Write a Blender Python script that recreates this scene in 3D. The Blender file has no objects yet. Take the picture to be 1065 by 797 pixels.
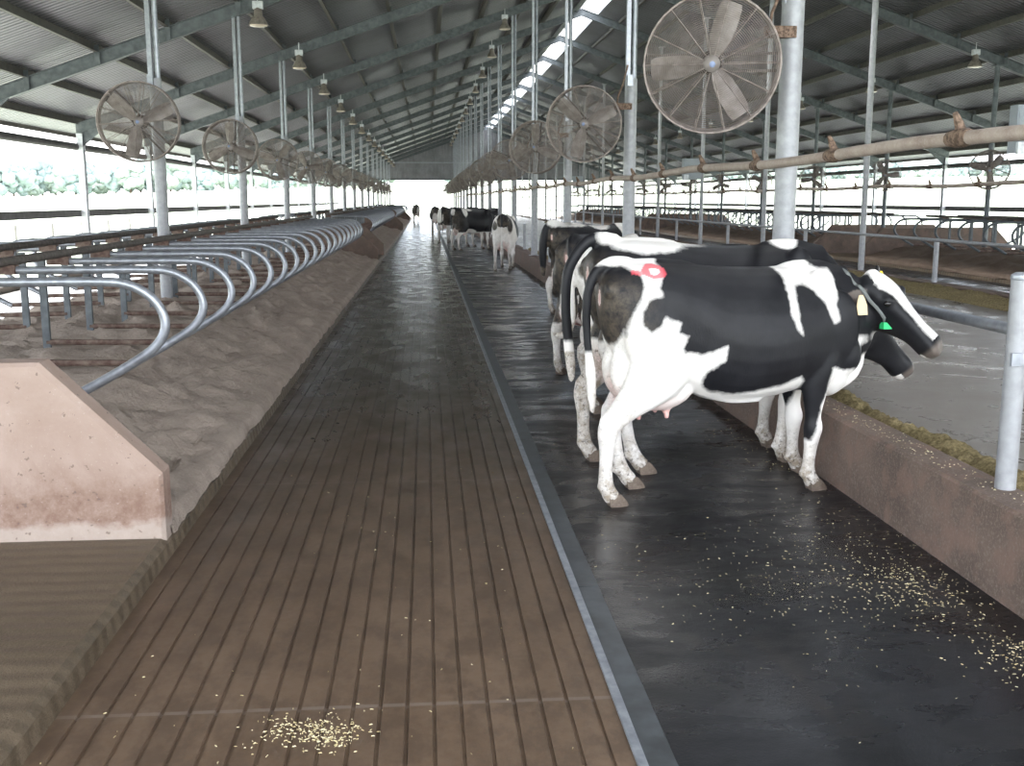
import bpy, bmesh, math, random
import numpy as np
from mathutils import Vector, Matrix, noise
PI = math.pi
S = bpy.context.scene
COL = S.collection

# ------------------------------------------------------------ camera, light, exposure
F = 1100.0
cd = bpy.data.cameras.new('camera'); cam = bpy.data.objects.new('camera', cd); COL.objects.link(cam)
cd.sensor_width = 36.0; cd.sensor_fit = 'HORIZONTAL'; cd.lens = F*36/1065; cd.clip_end = 3000; cd.clip_start = 0.05
th = math.atan((398.5-208)/F); ph = math.atan(89.5*math.cos(th)/F)
cam.location = (0, 0, 1.8); cam.rotation_euler = (PI/2-th, 0, -ph)
S.camera = cam
S.view_settings.view_transform = 'Standard'; S.view_settings.look = 'None'; S.view_settings.gamma = 1
S.view_settings.use_curve_mapping = False
S.view_settings.exposure = 2.8

W = bpy.data.worlds.new('overcast_sky'); S.world = W; W.use_nodes = True
wn = W.node_tree.nodes; wl = W.node_tree.links
bg = wn['Background']; bg.inputs['Strength'].default_value = 1.0
tcw = wn.new('ShaderNodeTexCoord'); nzw = wn.new('ShaderNodeTexNoise'); nzw.inputs['Scale'].default_value = 3.0
mpw = wn.new('ShaderNodeMapping'); mpw.inputs['Scale'].default_value = (1, 1, 3)
crw = wn.new('ShaderNodeValToRGB'); crw.color_ramp.elements[0].color = (.72, .84, 1.0, 1); crw.color_ramp.elements[1].color = (1, 1, 1, 1)
crw.color_ramp.elements[0].position = .35; crw.color_ramp.elements[1].position = .6
wl.new(tcw.outputs['Generated'], mpw.inputs[0]); wl.new(mpw.outputs[0], nzw.inputs['Vector'])
wl.new(nzw.outputs['Fac'], crw.inputs[0]); wl.new(crw.outputs[0], bg.inputs[0])

sd = bpy.data.lights.new('hazy_sun', 'SUN'); sun = bpy.data.objects.new('hazy_sun', sd); COL.objects.link(sun)
sd.energy = 2.2; sd.angle = math.radians(14); sd.color = (1, .99, .98)
sun.rotation_euler = (math.radians(34), 0, math.radians(-104))

# ------------------------------------------------------------ node helpers
def mat(name, build):
    m = bpy.data.materials.new(name); m.use_nodes = True
    nt = m.node_tree; b = nt.nodes['Principled BSDF']
    build(NT(nt, b)); return m

class NT:
    def __init__(s, nt, b): s.nt = nt; s.b = b; s._tc = None
    def n(s, t, **kw):
        x = s.nt.nodes.new('ShaderNode'+t)
        for k, v in kw.items():
            if k in x.inputs: x.inputs[k].default_value = v
            else: setattr(x, k, v)
        return x
    def l(s, a, b): s.nt.links.new(a, b)
    def pos(s, obj=False, scale=None):
        tc = s.n('TexCoord') if obj else s.n('NewGeometry')
        o = tc.outputs['Object'] if obj else tc.outputs['Position']
        if scale:
            mp = s.n('Mapping'); mp.inputs['Scale'].default_value = scale; s.l(o, mp.inputs[0]); return mp.outputs[0]
        return o
    def noise(s, scale, vec=None, detail=4, rough=.6, dist=0):
        x = s.n('TexNoise', Scale=scale, Detail=detail, Roughness=rough, Distortion=dist)
        s.l(vec or s.pos(), x.inputs['Vector']); return x.outputs['Fac']
    def ramp(s, fac, stops, interp='LINEAR'):
        r = s.n('ValToRGB'); cr = r.color_ramp; cr.interpolation = interp
        while len(cr.elements) < len(stops): cr.elements.new(.5)
        for e, (p, c) in zip(cr.elements, stops):
            e.position = p; e.color = (c, c, c, 1) if isinstance(c, (int, float)) else (*c, 1)
        s.l(fac, r.inputs[0]); return r.outputs[0]
    def mix(s, f, a, b, mode='MIX'):
        x = s.n('Mix', data_type='RGBA', blend_type=mode)
        for i, v in ((0, f), (6, a), (7, b)):
            if hasattr(v, 'is_linked'): s.l(v, x.inputs[i])
            else: x.inputs[i].default_value = v if isinstance(v, (int, float)) else (*v, 1)
        return x.outputs[2]
    def math(s, op, a, b=0.0, c=None):
        x = s.n('Math', operation=op)
        for i, v in ((0, a), (1, b), (2, c)):
            if v is None: continue
            if hasattr(v, 'is_linked'): s.l(v, x.inputs[i])
            else: x.inputs[i].default_value = v
        return x.outputs[0]
    def attr(s, name):
        x = s.n('Attribute', attribute_name=name); return x.outputs['Fac']
    def bump(s, h, strength=.3, dist=.01):
        x = s.n('Bump', Strength=strength, Distance=dist); s.l(h, x.inputs['Height']); s.l(x.outputs[0], s.b.inputs['Normal'])
    def set(s, color=None, rough=None, metal=None, spec=None):
        for k, v in (('Base Color', color), ('Roughness', rough), ('Metallic', metal), ('Specular IOR Level', spec)):
            if v is None: continue
            if hasattr(v, 'is_linked'): s.l(v, s.b.inputs[k])
            else: s.b.inputs[k].default_value = v if isinstance(v, (int, float)) else (*v, 1)

def m_galv(name, c0, c1, rough=.5, metal=.55, sc=14):
    def f(t):
        v = t.noise(sc, t.pos(True), 3)
        t.set(t.mix(t.ramp(v, [(.35, 0), (.65, 1)]), c0, c1), t.ramp(v, [(0, rough-.1), (1, rough+.12)]), metal)
    return mat(name, f)
M = {}
M['galv'] = m_galv('galvanised_steel', (.27, .285, .315), (.37, .39, .43), .36, .6)
M['galv_dull'] = m_galv('weathered_galvanised_steel', (.28, .285, .30), (.36, .365, .385), .52, .3)
M['rafter'] = m_galv('grey_green_steel', (.085, .096, .105), (.15, .165, .178), .5, .3, 7)
M['purlin'] = m_galv('dark_purlin_steel', (.07, .065, .06), (.12, .11, .10), .6, .2, 7)
M['rust'] = m_galv('rusty_brown_steel', (.085, .045, .035), (.20, .15, .12), .75, .1, 16)
M['darkrail'] = m_galv('dirty_brown_pipe', (.06, .052, .045), (.14, .12, .105), .65, .1, 20)
M['girt'] = m_galv('dark_girt', (.06, .06, .06), (.11, .11, .11), .7, .1, 5)
M['white_metal'] = m_galv('pale_steel', (.5, .52, .55), (.68, .7, .73), .45, .3)

def _roof(t):
    v = t.noise(1.1, t.pos(), 4); w = t.noise(9, t.pos(scale=(.25, 3, 1)), 3)
    c = t.mix(t.ramp(v, [(.3, 0), (.7, 1)]), (.165, .165, .18), (.27, .27, .295))
    c = t.mix(t.ramp(w, [(.45, 0), (.75, .35)]), c, (.17, .165, .165))
    t.set(c, t.ramp(v, [(.3, .32), (.7, .5)]), .45)
M['roof'] = mat('corrugated_sheet', _roof)

def _brownfloor(t):
    p = t.pos()
    big = t.noise(.9, t.pos(scale=(1, .35, 1)), 5, .6, .4); fine = t.noise(30, p, 5, .7)
    sep = t.n('SeparateXYZ'); t.l(p, sep.inputs[0]); Y = sep.outputs['Y']
    c = t.mix(t.ramp(big, [(.3, 0), (.7, 1)]), (.092, .056, .032), (.178, .116, .074))
    c = t.mix(t.ramp(fine, [(.35, .0), (.75, .4)]), c, (.18, .14, .11))
    c = t.mix(t.ramp(t.noise(5, t.pos(scale=(1, .6, 1)), 6, .75), [(.42, .55), (.56, 0)]), c, (.065, .042, .028))
    edge = t.math('LESS_THAN', t.math('ABSOLUTE', t.math('ADD', t.math('MODULO', t.math('ADD', Y, 100.0), 3.1), -1.29)), .012)
    c = t.mix(t.math('MULTIPLY', edge, .6), c, (.20, .16, .13))
    # mud runs thicker (lighter, drier) at this end of the alley; washed dark concrete further in
    wet = t.math('MULTIPLY', t.ramp(t.math('ADD', t.math('MULTIPLY', Y, .045), t.math('MULTIPLY', big, .22)), [(.28, 0), (.6, 1)]), .85)
    c = t.mix(wet, c, (.040, .029, .021))
    chalk = t.ramp(t.noise(2.3, t.pos(scale=(1.6, .5, 1)), 6, .75, 1.0), [(.66, 0), (.74, .45)])
    c = t.mix(chalk, c, (.30, .26, .24))
    r = t.ramp(t.noise(3.2, t.pos(scale=(1, .5, 1)), 4), [(.35, .16), (.7, .40)])
    t.set(c, t.math('ADD', r, t.math('MULTIPLY', t.math('SUBTRACT', 1.0, wet), .22)), 0, .5)
    t.l(t.math('MULTIPLY', wet, .5), t.b.inputs['Coat Weight']); t.b.inputs['Coat Roughness'].default_value = .20; t.b.inputs['Coat IOR'].default_value = 1.4
    t.bump(t.noise(45, p, 3, .6), .08, .002)
M['alley'] = mat('grooved_muddy_concrete', _brownfloor)

def _mat(t):
    p = t.pos(); a = t.noise(1.3, p, 5, .6, .5); f = t.noise(90, p, 3, .7)
    c = t.mix(t.ramp(a, [(.35, 0), (.7, 1)]), (.005, .0055, .007), (.014, .0145, .019))
    c = t.mix(t.ramp(f, [(.62, 0), (.8, .25)]), c, (.10, .095, .085))
    mud = t.ramp(t.noise(1.7, t.pos(scale=(1.4, .7, 1)), 3), [(.58, 0), (.70, .3)])
    c = t.mix(mud, c, (.055, .045, .037))
    t.set(c, t.ramp(t.noise(2.2, t.pos(scale=(.7, 1.3, 1)), 5, .65, .3), [(.36, .16), (.62, .46)]), 0, .4)
    h = t.math('ADD', t.math('MULTIPLY', t.noise(5, t.pos(scale=(.8, 1.2, 1)), 3), 1.5), f)
    t.bump(h, .22, .005)
M['mat'] = mat('wet_black_rubber', _mat)

def m_conc(name, dark, mid, light, rough=(.6, .9), bs=.5, pink=None, sc=1.0, score=False):
    def f(t):
        p = t.pos(); a = t.noise(2.2*sc, p, 6, .65, .4); f_ = t.noise(70, p, 3, .7)
        c = t.mix(t.ramp(a, [(.3, 0), (.65, 1)]), dark, mid)
        c = t.mix(t.ramp(f_, [(.5, 0), (.72, .6)]), c, light)
        if pink: c = t.mix(t.ramp(t.noise(5, p, 5), [(.5, 0), (.62, .55)]), c, pink)
        t.set(c, t.ramp(a, [(.3, rough[0]), (.7, rough[1])]), 0, .4)
        h = f_
        if score:
            wv = t.n('TexWave', Scale=2.6, Distortion=1.2, bands_direction='Y'); wv.inputs['Detail'].default_value = 3
            t.l(p, wv.inputs['Vector']); h = t.math('ADD', f_, t.math('MULTIPLY', wv.outputs['Fac'], 1.3))
        t.bump(h, bs, .006)
    return mat(name, f)
M['platform'] = m_conc('scored_muddy_concrete', (.062, .046, .028), (.125, .092, .06), (.21, .165, .12), (.32, .6), 1.0, score=True)
M['curb'] = m_conc('brown_stained_curb', (.085, .06, .048), (.17, .122, .098), (.30, .25, .21), pink=(.22, .14, .11))
def _wedge(t):
    p = t.pos(); a = t.noise(2.2, p, 6, .65, .4); f = t.noise(60, p, 4, .7); sep = t.n('SeparateXYZ'); t.l(p, sep.inputs[0]); Z = sep.outputs['Z']
    c = t.mix(t.ramp(a, [(.3, 0), (.65, 1)]), (.30, .215, .175), (.38, .29, .245))
    band = t.ramp(t.math('ADD', Z, t.math('MULTIPLY', t.math('SUBTRACT', a, .5), .35)), [(.14, .85), (.30, .75), (.50, .0)])
    c = t.mix(t.math('MULTIPLY', band, t.ramp(t.noise(14, p, 6, .75), [(.3, .2), (.6, 1)])), c, (.17, .095, .066))
    c = t.mix(t.ramp(t.math('ADD', Z, t.math('MULTIPLY', t.math('SUBTRACT', t.noise(11, p, 4), .5), .12)), [(.16, .7), (.20, 0)]), c, (.42, .355, .31))
    c = t.mix(t.ramp(f, [(.62, 0), (.68, .5)]), c, (.48, .41, .36)); c = t.mix(t.ramp(t.noise(28, p, 2), [(.68, 0), (.71, .7)]), c, (.15, .11, .09))
    t.set(c, .85, 0, .3); t.bump(f, .5, .006)
M['wedge'] = mat('pinkish_cast_concrete', _wedge)
M['lane'] = m_conc('smooth_lane_concrete', (.15, .13, .115), (.24, .215, .19), (.30, .27, .24), (.18, .5), .12)
M['outer'] = m_conc('pale_outer_alley', (.40, .38, .35), (.5, .48, .45), (.55, .53, .5), (.1, .3), .05)
M['wall'] = m_conc('low_block_wall', (.10, .085, .07), (.17, .15, .13), (.22, .2, .18))

def _sand(t):
    p = t.pos(); a = t.noise(3, p, 6, .65, .5); f = t.noise(45, p, 6, .75)
    c = t.mix(t.ramp(a, [(.3, 0), (.7, 1)]), (.34, .275, .23), (.52, .43, .365))
    c = t.mix(t.ramp(f, [(.5, 0), (.75, .5)]), c, (.62, .54, .46))
    t.set(c, .95, 0, .2); t.bump(t.math('ADD', f, t.math('MULTIPLY', t.noise(9, p, 5, .7), 1.5)), 1.0, .03)
M['sand'] = mat('bedding_sand', _sand)
M['sand_dark'] = m_conc('toned_down_brown_sand', (.10, .07, .05), (.17, .125, .095), (.22, .17, .13), (.9, .95), 1.0)  # same bedding sand in a darker colour, toned down against the outside light

def _feed(t):
    p = t.pos(); a = t.noise(40, p, 5, .8); b = t.noise(5, p, 3)
    c = t.mix(t.ramp(a, [(.35, 0), (.7, 1)]), (.085, .065, .03), (.42, .34, .18))
    c = t.mix(t.ramp(b, [(.4, 0), (.7, .4)]), c, (.22, .17, .10))
    t.set(c, .95, 0, .1); t.bump(a, 1.0, .02)
M['feed'] = mat('chopped_silage', _feed)
M['hay'] = mat('straw_bits', lambda t: t.set(t.mix(t.ramp(t.noise(60, t.pos(), 2), [(.4, 0), (.6, 1)]), (.42, .34, .17), (.72, .64, .42)), .85))
M['strip_light'] = m_galv('bright_edge_angle', (.22, .24, .27), (.36, .38, .42), .4, .4)
M['strip_dark'] = m_galv('dull_edge_plate', (.05, .055, .06), (.10, .11, .12), .42, .3, 6)

def _grass(t):
    p = t.pos(); a = t.noise(.05, p, 5, .6); b = t.noise(1.2, p, 4, .7)
    c = t.mix(t.ramp(a, [(.35, 0), (.6, 1)]), (.46, .52, .38), (.58, .60, .50))
    c = t.mix(t.ramp(b, [(.4, 0), (.7, .5)]), c, (.48, .53, .41)); t.set(c, .9, 0, .1)
M['grass'] = mat('pale_pasture', _grass)
def m_leaf(n, a, b):
    def f(t):
        v = t.noise(1.2, t.pos(), 4, .7); t.set(t.mix(t.ramp(v, [(.35, 0), (.65, 1)]), a, b), .8, 0, .2); t.bump(t.noise(2.5, t.pos(), 4), .6, .4)
    return mat(n, f)
LEAF = [m_leaf('hazed_bluish_foliage', (.22, .27, .27), (.27, .33, .33)), m_leaf('hazed_yellow_foliage', (.24, .29, .26), (.30, .35, .31)), m_leaf('hazed_dark_foliage', (.21, .27, .26), (.26, .32, .31))]  # distance haze put into the leaf colours: pale, greyed, low contrast
M['bark'] = mat('tree_bark', lambda t: t.set((.12, .09, .07), .9))
M['fence'] = mat('weathered_fence_wood', lambda t: t.set((.16, .15, .14), .9))
M['pvc'] = m_conc('dusty_cream_pipe', (.27, .205, .17), (.42, .35, .305), (.48, .42, .37), (.5, .75), .1, sc=3)
M['tape'] = mat('brown_tape_and_rust', lambda t: t.set(t.mix(t.ramp(t.noise(40, t.pos(), 3), [(.4, 0), (.6, 1)]), (.08, .05, .035), (.22, .15, .11)), .9))
M['cage'] = m_galv('dusty_fan_wire', (.20, .165, .15), (.34, .29, .27), .6, .35, 20)
M['blade'] = m_galv('dusty_fan_blade', (.17, .14, .125), (.34, .305, .29), .5, .3, 5)
M['motor'] = m_galv('grimy_motor', (.05, .04, .035), (.12, .10, .09), .7, .1)
M['shade'] = m_galv('lamp_dome', (.20, .17, .15), (.36, .32, .28), .5, .3)
M['lens'] = mat('lamp_glass', lambda t: t.set((.62, .52, .42), .25))
M['hub'] = mat('blue_hub_cap', lambda t: t.set((.22, .27, .42), .5))
M['box'] = m_conc('grey_enclosure', (.28, .31, .34), (.36, .39, .42), (.4, .43, .46), (.5, .6), .05)
M['hoof'] = m_conc('horn_hoof', (.10, .075, .06), (.20, .155, .12), (.3, .24, .2), (.6, .8), .2, sc=10)
M['eye'] = mat('dark_wet_eye', lambda t: t.set((.008, .006, .006), .05))
M['tag'] = mat('cream_ear_tag', lambda t: t.set((.72, .55, .34), .5))
M['tagy'] = mat('yellow_ear_tag', lambda t: t.set((.85, .62, .03), .5))
M['collar'] = mat('grey_collar_strap', lambda t: t.set((.15, .16, .155), .7))
M['green'] = mat('green_collar_tag', lambda t: t.set((.04, .62, .20), .45))
M['cord'] = mat('pale_cord', lambda t: t.set((.45, .45, .43), .8))

def _coat(t):
    o = t.pos(True)
    edge = t.math('ADD', t.attr('coat'), t.math('MULTIPLY', t.math('SUBTRACT', t.noise(14, o, 5, .65), .5), .045))
    f = t.ramp(t.math('ADD', t.math('MULTIPLY', edge, 40.0), .5), [(0, 0), (1, 1)])
    nb = t.noise(5, o, 4)
    white = t.mix(t.ramp(nb, [(.3, 0), (.7, 1)]), (.78, .74, .70), (.84, .81, .78))
    black = t.mix(t.ramp(nb, [(.3, 0), (.7, 1)]), (.008, .008, .010), (.017, .017, .020))
    c = t.mix(f, white, black)
    c = t.mix(t.attr('pink'), c, (.74, .42, .38))
    d = t.math('MULTIPLY', t.attr('dirt'), t.ramp(t.noise(16, o, 6, .75), [(.36, 0), (.6, 1)]))
    c = t.mix(d, c, (.30, .235, .165))
    d2 = t.math('MULTIPLY', t.attr('dirt'), t.ramp(t.noise(48, o, 4, .7), [(.56, 0), (.62, 1)]))
    c = t.mix(t.math('MULTIPLY', d2, .8), c, (.07, .055, .045))
    c = t.mix(t.attr('red'), c, (.78, .10, .13))
    c = t.mix(t.attr('muz'), c, (.14, .115, .10))
    t.set(c, t.mix(f, (.75,)*3, (.48,)*3), 0, .26)
    t.bump(t.noise(120, t.pos(True, (1, 1, .35)), 3), .25, .004)
M['coat'] = mat('cow_hide', _coat)

# ------------------------------------------------------------ mesh helpers
def new_obj(name, me, m=None, parent=None):
    o = bpy.data.objects.new(name, me); COL.objects.link(o)
    if m is not None and me is not None:
        if isinstance(m, str): m = M[m]
        me.materials.append(m)
    if parent: o.parent = parent
    return o
def tag(o, label, cat, group=None):
    o['label'] = label; o['category'] = cat
    if group: o['group'] = group
    return o
def struct(o): o['kind'] = 'structure'; return o
def empty(name, loc=(0, 0, 0), rz=0):
    o = bpy.data.objects.new(name, None); COL.objects.link(o); o.location = loc; o.rotation_euler = (0, 0, rz); o.empty_display_size = .1
    return o
def dup(root, loc, label, group=None, rot=None):
    r = root.copy(); COL.objects.link(r); r.location = loc; r['label'] = label
    if rot is not None: r.rotation_euler = rot
    if group: r['group'] = group
    for ch in list(root.children):
        c = ch.copy(); COL.objects.link(c); c.parent = r
        for g in list(ch.children):
            d = g.copy(); COL.objects.link(d); d.parent = c
    return r

class MB:
    def __init__(s): s.v = []; s.f = []
    def ring_loft(s, rings, cap=True, closed=False):
        b = len(s.v); n = len(rings[0])
        for r in rings: s.v += [tuple(p) for p in r]
        R = len(rings)
        for i in range(R if closed else R-1):
            a = b+i*n; c = b+((i+1) % R)*n
            for j in range(n):
                k = (j+1) % n; s.f.append((a+j, a+k, c+k, c+j))
        if cap and not closed:
            s.f.append(tuple(b+j for j in range(n-1, -1, -1))); s.f.append(tuple(b+(R-1)*n+j for j in range(n)))
        return s
    def box(s, x0, x1, y0, y1, z0, z1):
        return s.ring_loft([[(x0, y0, z), (x1, y0, z), (x1, y1, z), (x0, y1, z)] for z in (z0, z1)])
    def bar(s, a, b, w, h, up=(0, 0, 1)):
        a = Vector(a); b = Vector(b); t = (b-a).normalized(); u = Vector(up); sd_ = t.cross(u).normalized(); u = sd_.cross(t)
        return s.ring_loft([[p+sd_*w/2*i+u*h/2*j for i, j in ((-1, -1), (1, -1), (1, 1), (-1, 1))] for p in (a, b)])
    def tube(s, pts, r, n=10, closed=False, side=None, r2=None, cap=True):
        pts = [Vector(p) for p in pts]; N = len(pts)
        rr = r if isinstance(r, (list, tuple)) else [r]*N
        r2 = r2 or rr; rings = []; pu = None
        for i, p in enumerate(pts):
            if closed: t = pts[(i+1) % N]-pts[i-1]
            else: t = pts[min(i+1, N-1)]-pts[max(i-1, 0)]
            t.normalize()
            if side is not None:
                sv = Vector(side); sv = (sv-t*sv.dot(t)).normalized()
            else:
                if pu is None: pu = Vector((0, 0, 1)) if abs(t.z) < .9 else Vector((1, 0, 0))
                sv = (pu-t*pu.dot(t)).normalized(); pu = sv
            ov = t.cross(sv)
            rings.append([p+sv*math.cos(2*PI*k/n)*r2[i]+ov*math.sin(2*PI*k/n)*rr[i] for k in range(n)])
        return s.ring_loft(rings, cap, closed)
    def lathe(s, prof, axis='z', n=20, c=(0, 0, 0)):
        rings = []
        for r, h in prof:
            ring = []
            for k in range(n):
                a = 2*PI*k/n; x, y = r*math.cos(a), r*math.sin(a)
                p = (x, y, h) if axis == 'z' else (x, -h, y) if axis == 'y' else (h, x, y)
                ring.append((p[0]+c[0], p[1]+c[1], p[2]+c[2]))
            rings.append(ring)
        return s.ring_loft(rings)
    def ell(s, c, r, n=16, m=10, rot=None):
        rings = []
        for i in range(m+1):
            a = PI*(i/m)*.98+.01*PI
            rings.append([Vector((r[0]*math.sin(a)*math.cos(2*PI*k/n), r[1]*math.sin(a)*math.sin(2*PI*k/n), -r[2]*math.cos(a))) for k in range(n)])
        rings = [[(rot @ p if rot else p)+Vector(c) for p in rg] for rg in rings]
        return s.ring_loft(rings)
    def extrude_y(s, prof, y0, y1):
        return s.ring_loft([[(x, y, z) for x, z in prof] for y in (y0, y1)])
    def mesh(s, name, smooth=False):
        me = bpy.data.meshes.new(name); me.from_pydata(s.v, [], s.f); me.update()
        bm = bmesh.new(); bm.from_mesh(me); bmesh.ops.recalc_face_normals(bm, faces=bm.faces); bm.to_mesh(me); bm.free()
        if smooth:
            me.polygons.foreach_set('use_smooth', [True]*len(me.polygons))
            try: me.set_sharp_from_angle(angle=math.radians(40))
            except Exception: pass
        return me
    def build(s, name, m=None, parent=None, smooth=False): return new_obj(name, s.mesh(name, smooth), m, parent)

def cr(pts, k=4):
    """Catmull-Rom through tuples of any length"""
    P = [np.array(p, float) for p in pts]; out = []
    for i in range(len(P)-1):
        a = P[max(i-1, 0)]; b = P[i]; c = P[i+1]; d = P[min(i+2, len(P)-1)]
        for j in range(k):
            t = j/k
            out.append(.5*((2*b)+(-a+c)*t+(2*a-5*b+4*c-d)*t*t+(-a+3*b-3*c+d)*t**3))
    out.append(P[-1]); return out
ORD = ['first', 'second', 'third', 'fourth', 'fifth', 'sixth', 'seventh', 'eighth', 'ninth', 'tenth', 'eleventh', 'twelfth', 'thirteenth', 'fourteenth', 'fifteenth', 'sixteenth', 'seventeenth', 'eighteenth', 'nineteenth', 'twentieth', 'twenty-first', 'twenty-second', 'twenty-third', 'twenty-fourth']

# ------------------------------------------------------------ layout constants
XR = 5.6; ROOF0 = -9.3; Y0 = -2.6; Y1 = 101.8; SP = 6.2
TR = [7.85+SP*i for i in range(-1, 16)]
def zraf(x):                       # rafter underside
    return 3.35+.355*((x if x <= XR else 2*XR-x)+8.15)
mir = lambda x: 2*XR-x
XL, XP, XQ, XM, XE = -3.37, 2.68, 8.5, 14.35, -8.15

# ------------------------------------------------------------ floors
def grooved():
    prof = []; x = -1.335
    xs = [-1.25+.0965*i for i in range(20)]
    prof.append((-1.36, 0))
    for g in xs:
        prof += [(g-.008, 0), (g-.005, -.009), (g+.005, -.009), (g+.008, 0)]
    prof.append((.655, 0)); prof += [(.655, -.08), (-1.36, -.08)]
    return prof
p = grooved(); mb = MB(); n = len(p)
for y in [Y0-2]+[i*2.0 for i in range(0, 54)]: mb.v += [(x, y, z) for x, z in p]
for i in range(54):
    for j in range(n-1): mb.f.append((i*n+j, i*n+j+1, (i+1)*n+j+1, (i+1)*n+j))
struct(mb.build('floor_alley', 'alley'))
struct(MB().box(.655, .688, Y0-2, 106, -.08, .012).build('trim_1', 'strip_light'))
mb = MB()
for i in range(35): mb.box(.69, .785, Y0-2+3.1*i, Y0-2+3.1*i+3.094, -.08, .007)
struct(mb.build('trim_2', 'strip_dark'))
mb = MB().box(.787, 2.60, Y0-2, 106, -.08, .004)
tag(mb.build('rubber_mat', 'mat'), 'long wet black rubber mat running beside the brown grooved alley', 'floor mat')
struct(MB().extrude_y([(2.56, -.08), (2.575, .425), (2.59, .44), (2.80, .44), (2.82, .42), (2.82, -.08)], Y0-2, 103).build('feed_curb_near', 'curb'))
struct(MB().extrude_y([(mir(2.575), -.08), (mir(2.575), .425), (mir(2.59), .44), (mir(2.80), .44), (mir(2.82), .42), (mir(2.82), -.08)], Y0-2, 103).build('feed_curb_far', 'curb'))
struct(MB().box(2.81, 8.39, Y0-2, 106, -.08, .33).build('floor_feed_lane', 'lane'))
struct(MB().box(mir(2.575), 12.6, Y0-2, 106, -.08, 0).build('floor_right_alley', 'mat'))
struct(MB().box(-8.4, -5.8, Y0-2, 106, -.08, 0).build('floor_outer_left', 'outer'))
struct(MB().box(17.0, 19.6, Y0-2, 106, -.08, 0).build('floor_outer_right', 'outer'))

# stall platforms
def platform(f, nm):
    mb = MB(); h = .10
    prof = [(-5.87, -.08), (-5.87, h), (-1.37, h), (-1.335, h-.025), (-1.325, 0), (-1.325, -.08)]
    mb.extrude_y([(f(x), z) for x, z in prof], Y0-2, 103)
    struct(mb.build(nm, 'platform'))
platform(lambda x: x, 'floor_stall_left'); platform(mir, 'floor_stall_right')
BLOCKS = [(5.3, 30.0), (33.6, 58.5), (62.0, 87.0), (90.4, 103.0)]
def wedge(y, th_, f, label):
    half = [(-3.6, .05), (-1.345, .05), (-1.345, .44), (-1.91, 1.01), (-3.6, 1.01)]
    left = [(-7.2-x, z) for x, z in half[1:4]]
    prof = half[1:4]+[(left[2][0], left[2][1]), left[1], left[0]]
    mb = MB(); ins = .018
    def ring(y_, k):
        cx, cz = -3.6, .5
        return [(f(x-(k if x > cx else -k)), y_, z-(k if z > .06 else 0)) for x, z in prof]
    mb.ring_loft([ring(y, ins), ring(y+ins, 0), ring(y+th_-ins, 0), ring(y+th_, ins)])
    return tag(mb.build('concrete_divider_wall', 'wedge' if 'foreground' in label else 'curb'), label, 'concrete wall', 'stall end walls')
wedge(5.3, .17, lambda x: x, 'large pinkish concrete end wall with sloped corner in the left foreground')
sides = (('left', lambda x: x), ('right', mir))
for sname, f in sides:
    for bi, (a, b) in enumerate(BLOCKS):
        if not (sname == 'left' and bi == 0):
            wedge(a, .17, f, 'sloped concrete end wall opening the %s stall block on the %s' % (ORD[bi], sname))
        if b < 102: wedge(b-.17, .17, f, 'sloped concrete end wall closing the %s stall block on the %s' % (ORD[bi], sname))

def sand(a, b, f, seed, label, dens):
    sx = [(-1.33, .09), (-1.345, .14), (-1.375, .175), (-1.44, .195), (-1.55, .215), (-1.7, .25), (-1.85, .28), (-2.0, .32), (-2.15, .36), (-2.3, .40), (-2.45, .43), (-2.6, .45), (-2.8, .475), (-3.0, .49), (-3.2, .50), (-3.4, .50), (-3.6, .50)]
    sx = sx+[(-7.2-x, z) for x, z in sx[-2::-1]]
    sx = [tuple(q) for q in cr(sx, 3 if dens < .1 else 1)]
    ny = int((b-a)/dens)+1; n = len(sx); mb = MB()
    for i in range(ny+1):
        y = a+(b-a)*i/ny
        for x, z in sx:
            k = 1 if -5.7 < x < -1.5 else .22
            q = Vector((x*2.8, y*2.0, seed)); w = noise.fractal(q, .8, 2, 5)
            r_ = noise.fractal(Vector((x*1.3, y*6, seed+5)), .8, 2, 4)+.8*noise.fractal(Vector((x*7, y*7, seed+9)), .8, 2, 3)*(1 if -2.9 < x < -1.9 else .35)
            hump = .03*math.cos((y-7.0)/1.2*2*PI)*k if -5.2 < x < -2.0 else 0
            xx = x+((.018*noise.noise(Vector((y*4, z*9, seed)))+.01*noise.noise(Vector((y*14, 3, seed)))) if (abs(x+1.38) < .07) else 0)
            mb.v.append((f(xx), y, z+(.085*w+.03*r_)*k+hump))
    for i in range(ny):
        for j in range(n-1): mb.f.append((i*n+j, i*n+j+1, (i+1)*n+j+1, (i+1)*n+j))
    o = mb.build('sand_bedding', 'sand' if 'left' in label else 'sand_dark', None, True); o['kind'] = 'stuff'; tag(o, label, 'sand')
for sname, f in sides:
    for bi, (a, b) in enumerate(BLOCKS):
        sand(a+.1, b-.1, f, bi*7+(3 if sname == 'right' else 0), 'brown sand bedding heaped in the %s stall block on the %s' % (ORD[bi], sname), .045 if (bi == 0 and sname == 'left') else .2)

# ------------------------------------------------------------ roof
def roof(x0, x1, nm):
    mb = MB(); rings = []
    prof = []; y = Y0; z0 = .25
    while y < Y1:
        prof += [(y, 0), (y+.075, 0), (y+.09, .018), (y+.12, .018), (y+.135, 0), (y+.21, 0), (y+.232, .034), (y+.268, .034), (y+.29, 0)]
        y += .30
    pts = []
    for x in (x0, x1):
        z = zraf(x)+z0+.168
        mb.v += [(x, yy, z+zz) for yy, zz in prof]
    n = len(prof)
    for j in range(n-1): mb.f.append((j, j+1, n+j+1, n+j))
    struct(mb.build(nm, 'roof'))
roof(-9.05, 5.45, 'ceiling_left'); roof(mir(-9.05), 6.25, 'ceiling_right')

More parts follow.
